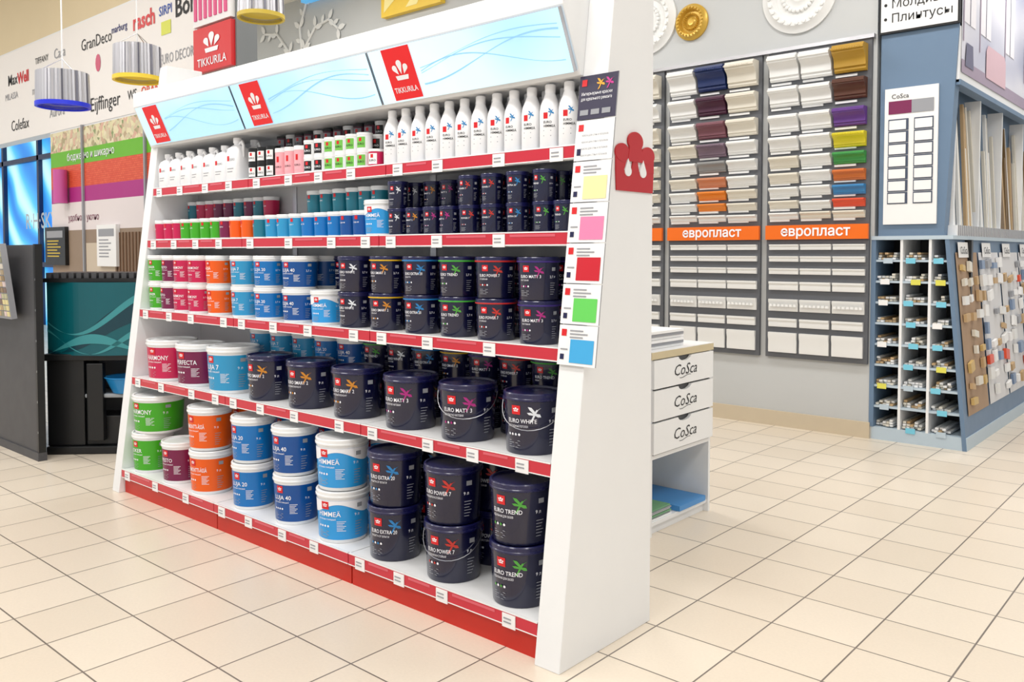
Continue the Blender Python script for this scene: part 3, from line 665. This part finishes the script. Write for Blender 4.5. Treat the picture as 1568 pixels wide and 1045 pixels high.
o.lathe([(0,.002,wl),(.038,0,wl),(.042,.006,wl),(.042,.15,wl),(.038,.175,wl),(.026,.205,wl),(.02,.222,wl),(.021,.224,wl),(.021,.252,wl),(.018,.256,wl),(0,.256,wl)],28)
fb=lambda e:(lambda a,z:((.042+e)*math.sin(.2+a/.042),-(.042+e)*math.cos(.2+a/.042),z))
o.polys(rect(-.012,.006,.118,.142),fb(.001),red); o.polys([[(.008+p*.022,.128+q*.03) for p,q in pp] for pp in BIRD],fb(.001),mat('bird_blueprint',(40,130,190),.4))
o.text('EURO',fb(.001),-.012,.1,.013,txtk,.01); o.text('HIMMEÄ',fb(.001),-.012,.085,.013,txtk,.01); o.polys(rect(-.012,.02,.07,.073),fb(.001),greyt); o.polys(rect(-.012,.02,.05,.053),fb(.001),greyt)
ob=o.obj('bm'); bm_=ob.data; bpy.data.objects.remove(ob)
for i in range(12):
    for y in (2.655,2.75,2.845): inst('bottle',bm_,(-3.07+i*.0945,y,zE),E2,rj(.15))
E3=empty('white_jugs')
o=MB()
def rrect(w,d,r,z,n=4):
    pts=[]
    for cx,cy,a0 in ((w/2-r,d/2-r,0),(-w/2+r,d/2-r,90),(-w/2+r,-d/2+r,180),(w/2-r,-d/2+r,270)):
        for i in range(n+1): a=math.radians(a0+90*i/n); pts.append((cx+r*math.cos(a),cy+r*math.sin(a),z))
    return pts
def loft(o,rings,m):
    n=len(o.v); N=len(rings[0]); k=o.mi(m)
    for r_ in rings: o.v+=r_
    for q in range(len(rings)-1):
        for i in range(N): j=(i+1)%N; o.f.append((n+q*N+i,n+q*N+j,n+(q+1)*N+j,n+(q+1)*N+i)); o.m.append(k)
    o.f.append(tuple(n+i for i in range(N-1,-1,-1))); o.m.append(k); o.f.append(tuple(n+(len(rings)-1)*N+i for i in range(N))); o.m.append(k)
loft(o,[rrect(.105,.085,.02,0),rrect(.12,.095,.025,.008),rrect(.12,.095,.025,.14),rrect(.10,.08,.025,.165),rrect(.05,.045,.018,.18)],wl)
o.lathe([(.02,.175,wl),(.02,.19,wl),(.024,.19,wl),(.024,.215,wl),(0,.217,wl)],16)
o.tube([(.02,0,.185),(.045,0,.195),(.056,0,.175),(.057,0,.13),(.05,0,.11)],.009,wl,8)
o.polys(rect(-.03,-.01,.10,.125),onY(-.0485),red); o.text('EURO',onY(-.0485),-.005,.1,.018,greyt,.01); 
o.polys(rect(-.03,.03,.06,.064),onY(-.0485),greyt); o.polys(rect(-.03,.02,.045,.049),onY(-.0485),greyt)
ob=o.obj('jm',angle=40); jm=ob.data; bpy.data.objects.remove(ob)
for i in range(7):
    for y in (2.66,2.77): 
        jj=inst('jug',jm,(-5.23+i*.135,y,zE),E3,rj(.1))
        if i==6: jj.scale=(1.1,1,1.15)
E4=empty('tinting_paste_tins')
def mini(name,body,lid,lab,R=.038,H=.085):
    o=MB(); o.lathe([(0,0,body),(R,0,body),(R,H*.85,lid),(R*1.04,H*.86,lid),(R*1.04,H,lid),(R*.9,H,lid),(R*.88,H*.96,lid),(0,H*.96,lid)],20)
    fm_=lambda a,z:((R+.0008)*math.sin(.3+a/R),-(R+.0008)*math.cos(.3+a/R),z)
    N=6
    for i in range(N): o.polys(rect(-.024+.048*i/N,-.024+.048*(i+1)/N,H*.15,H*.75),fm_,lab)
    fm2=lambda a,z:((R+.0016)*math.sin(.3+a/R),-(R+.0016)*math.cos(.3+a/R),z)
    o.polys(rect(-.008,.006,H*.5,H*.7),fm2,red); o.text('EURO',fm2,-.018,H*.3,.014,txtk if lab is not txtk else txtw,.01); ob=o.obj(name); me=ob.data; bpy.data.objects.remove(ob); return me
grn=mat('pale_green_label',(115,190,80),.4); pk=mat('pink_label',(238,170,178),.4)
mm={'k':mini('k',black,black,paper),'w':mini('w',white2,white2,txtk),'g':mini('g',white2,white2,grn),'p':mini('p',pk,white2,pk,.038,.15),'r':mini('r',C['rasp'],white2,paper),'d':mini('d',mat('plum_tin',(90,40,60),.4),black,greyt,.038,.085)}
seqE=['k','k','k','p','p','p','w','w','g','g','g','g','r']
for i,k in enumerate(seqE):
    x=-4.22+i*.0865
    lv=1 if k in('p','r') else 2
    for l in range(lv): inst('tin',mm[k],(x,2.65,zE+l*.0852),E4)
    for y,n in ((2.74,2),(2.835,3)):
        for l in range(n): inst('tin',mm['d' if (i*7+l)%3 else 'w'],(x,y,zE+l*.0852),E4)

# ------------------------------------------------------------ tinting machine (left)
E=empty('paint_tinting_machine',(-6.57,2.91,0),math.radians(45))
o=MB(); w_=.44
tealm=mat('teal_panel',(8,88,97),.3); tl=mat('light_teal_print',(60,140,146),.35); td=mat('dark_teal_print',(8,58,70),.35)
o.box(-w_,w_,-.23,.25,0,.06,black); o.box(-w_,-.17,-.2,.22,.06,.72,black); o.box(.28,w_,-.2,.22,.06,.72,black); o.box(-.17,.28,.05,.22,.06,.72,dark)
o.box(-.17,.28,-.18,.1,.06,.28,black); o.box(-.16,.27,-.22,.05,.42,.45,mat('grey_tray',(150,155,160),.4))
o.box(-.14,-.02,-.24,-.18,.1,.68,black); o.box(-w_-.01,w_+.01,-.24,.25,.70,.75,black)
o.box(-w_,w_,-.15,.25,.75,1.3,black)
o.obj('body',E,smooth=False,bevel=.008)
def curve(a,b_,e=0): 
    return (a,-.27-e+.10*(a/w_)**2,b_)
o=MB(); N=20
for i in range(N):
    a0,a1=-w_+2*w_*i/N,-w_+2*w_*(i+1)/N
    for zz in range(4):
        za,zb=.74+.135*zz,.74+.135*(zz+1)
        o.poly([curve(a0,za),curve(a1,za),curve(a1,zb),curve(a0,zb)],tealm)
def rib(f0,f1,m,e):
    N=30
    for i in range(N):
        a0,a1=-w_+2*w_*i/N,-w_+2*w_*(i+1)/N
        z=lambda f,a:min(1.275,max(.745,f(a)))
        o.poly([curve(a0,z(f0,a0),e),curve(a1,z(f0,a1),e),curve(a1,z(f1,a1),e),curve(a0,z(f1,a0),e)],m)
rib(lambda a:.88+.12*math.sin(a*5),lambda a:.93+.19*math.sin(a*5+.5),td,.002)
rib(lambda a:1.05-.16*math.cos(a*5+1),lambda a:1.07-.17*math.cos(a*5+1.2),tl,.003)
rib(lambda a:.84+.09*math.sin(a*7-1),lambda a:.86+.11*math.sin(a*7-.8),tl,.003)
rib(lambda a:.78+.05*math.sin(a*6+2),lambda a:.80+.1*math.sin(a*6+2),tl,.003)
o.obj('front_panel',E,angle=60)
o=MB(); o.box(-w_,w_,-.24,.25,1.28,1.31,black)
for i in range(16): o.box(-w_+.02+i*.054,-w_+.055+i*.054,-.22,.2,1.31,1.35,dark)
o.obj('canister_tops',E,smooth=False)
bb=MB(); blu=mat('blue_basin_plastic',(40,135,200),.3)
bb.lathe([(0,.0,blu),(.1,0,blu),(.15,.11,blu),(.16,.115,blu),(.16,.122,blu),(.145,.118,blu),(.095,.01,blu),(0,.01,blu)],28); bb.obj('blue_basin',E,(.12,-.14,.452))
E=empty('colour_chart_stand'); o=MB(); o.box(-7.9,-6.555,2.33,2.37,.06,1.555,dark); o.box(-7.9,-6.545,2.32,2.38,0,.06,dark); o.box(-6.575,-6.545,2.325,2.375,.06,1.56,black)
for i in range(6): o.box(-6.555,-6.55+.002,2.324,2.328,.2+i*.22,.215+i*.22,steel)
o.obj('panel',E,smooth=False)
o=MB(); random.seed(2)
M=Matrix.Translation((-7.3,2.30,1.02))@Matrix.Rotation(.12,4,'X')
o.box(-.5,.5,-.05,-.01,0,.55,greyt,M)
for c in range(18):
    for r_ in range(12):
        g_=random.randint(120,225); col=(g_,int(g_*random.uniform(.82,1)),int(g_*random.uniform(.65,.95)))
        o.box(-.49+c*.055,-.445+c*.055,-.056,-.05,.02+r_*.044,.055+r_*.044,mat('chip_%d'%random.randint(0,11),col,.5),M)
o.obj('colour_chips',E,smooth=False)

# ------------------------------------------------------------ pendant lamps
def lamp(x,y,z,R,H,inner):
    E=empty('pendant_lamp',(x,y,z)); o=MB()
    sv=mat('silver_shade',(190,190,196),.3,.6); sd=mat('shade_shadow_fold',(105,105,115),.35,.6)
    n=44
    for i in range(n):
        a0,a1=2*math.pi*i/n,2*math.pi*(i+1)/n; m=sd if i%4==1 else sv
        am=(a0+a1)/2; r1=R*1.05
        p=lambda a,r_,h:(r_*math.cos(a),r_*math.sin(a),h)
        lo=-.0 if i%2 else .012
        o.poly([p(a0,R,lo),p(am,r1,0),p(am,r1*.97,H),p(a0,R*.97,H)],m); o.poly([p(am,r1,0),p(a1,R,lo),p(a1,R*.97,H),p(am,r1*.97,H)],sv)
    o.lathe([(R*.96,H,sv),(R*.96,0,inner)],48); o.obj('shade',E,angle=10)
    o=MB(); o.lathe([(R*.97,.0,inner),(R*.97,.03,inner),(0,.03,inner)],32); o.lathe([(R*1.07,-.008,inner),(R*1.07,.022,inner),(R*.96,.022,inner),(R*.96,-.008,inner),(R*1.07,-.008,inner)],48); o.obj('diffuser',E)
    o=MB(); o.tube([(0,0,H*.5),(0,0,5-z)],.006,white2); 
    for a in range(3): t=a*2.094; o.tube([(0,0,H+.1),(R*.98*math.cos(t),R*.98*math.sin(t),H)],.003,steel)
    o.obj('cord',E)
lamp(-6.50,2.52,2.55,.17,.24,mat('blue_shade_inner',(30,45,190),.4,emit=.3))
lamp(-6.40,3.02,2.80,.165,.25,mat('yellow_shade_inner',(215,185,55),.4,emit=.3))
lamp(-5.78,3.69,3.29,.165,.2,mat('olive_shade_inner',(190,165,60),.4,emit=.25))

# ------------------------------------------------------------ lights
def area(name,x,y,z,sx,sy,p,rx=0,rz=0,col=(1,.995,.99)):
    l=bpy.data.lights.new(name,'AREA'); l.shape='RECTANGLE'; l.size=sx; l.size_y=sy; l.energy=p; l.color=col
    o=bpy.data.objects.new(name,l); sc.collection.objects.link(o); o.location=(x,y,z); o.rotation_euler=(rx,0,rz); return o
for x in (-13,-8.5,-5.2,-2,1.2):
    for y in (-1.5,1,5.3):
        area('ceiling_light',x,y,4.92,1.6,.5,57)
area('ceiling_light',-1.2,8.5,4.92,1.2,1.2,75)
wd=bpy.data.worlds.new('world'); sc.world=wd; wd.use_nodes=True
bg=wd.node_tree.nodes['Background']; bg.inputs['Color'].default_value=(.95,.975,1,1); bg.inputs['Strength'].default_value=.76

cam=bpy.data.cameras.new('camera'); co=bpy.data.objects.new('camera',cam); sc.collection.objects.link(co)
co.location=(0,0,1.5); co.rotation_euler=(math.radians(90-2.228),0,math.radians(41.228))
cam.sensor_width=36; cam.lens=36*1306.1/1568; cam.shift_y=-84.9/1568; cam.clip_end=100
sc.camera=co
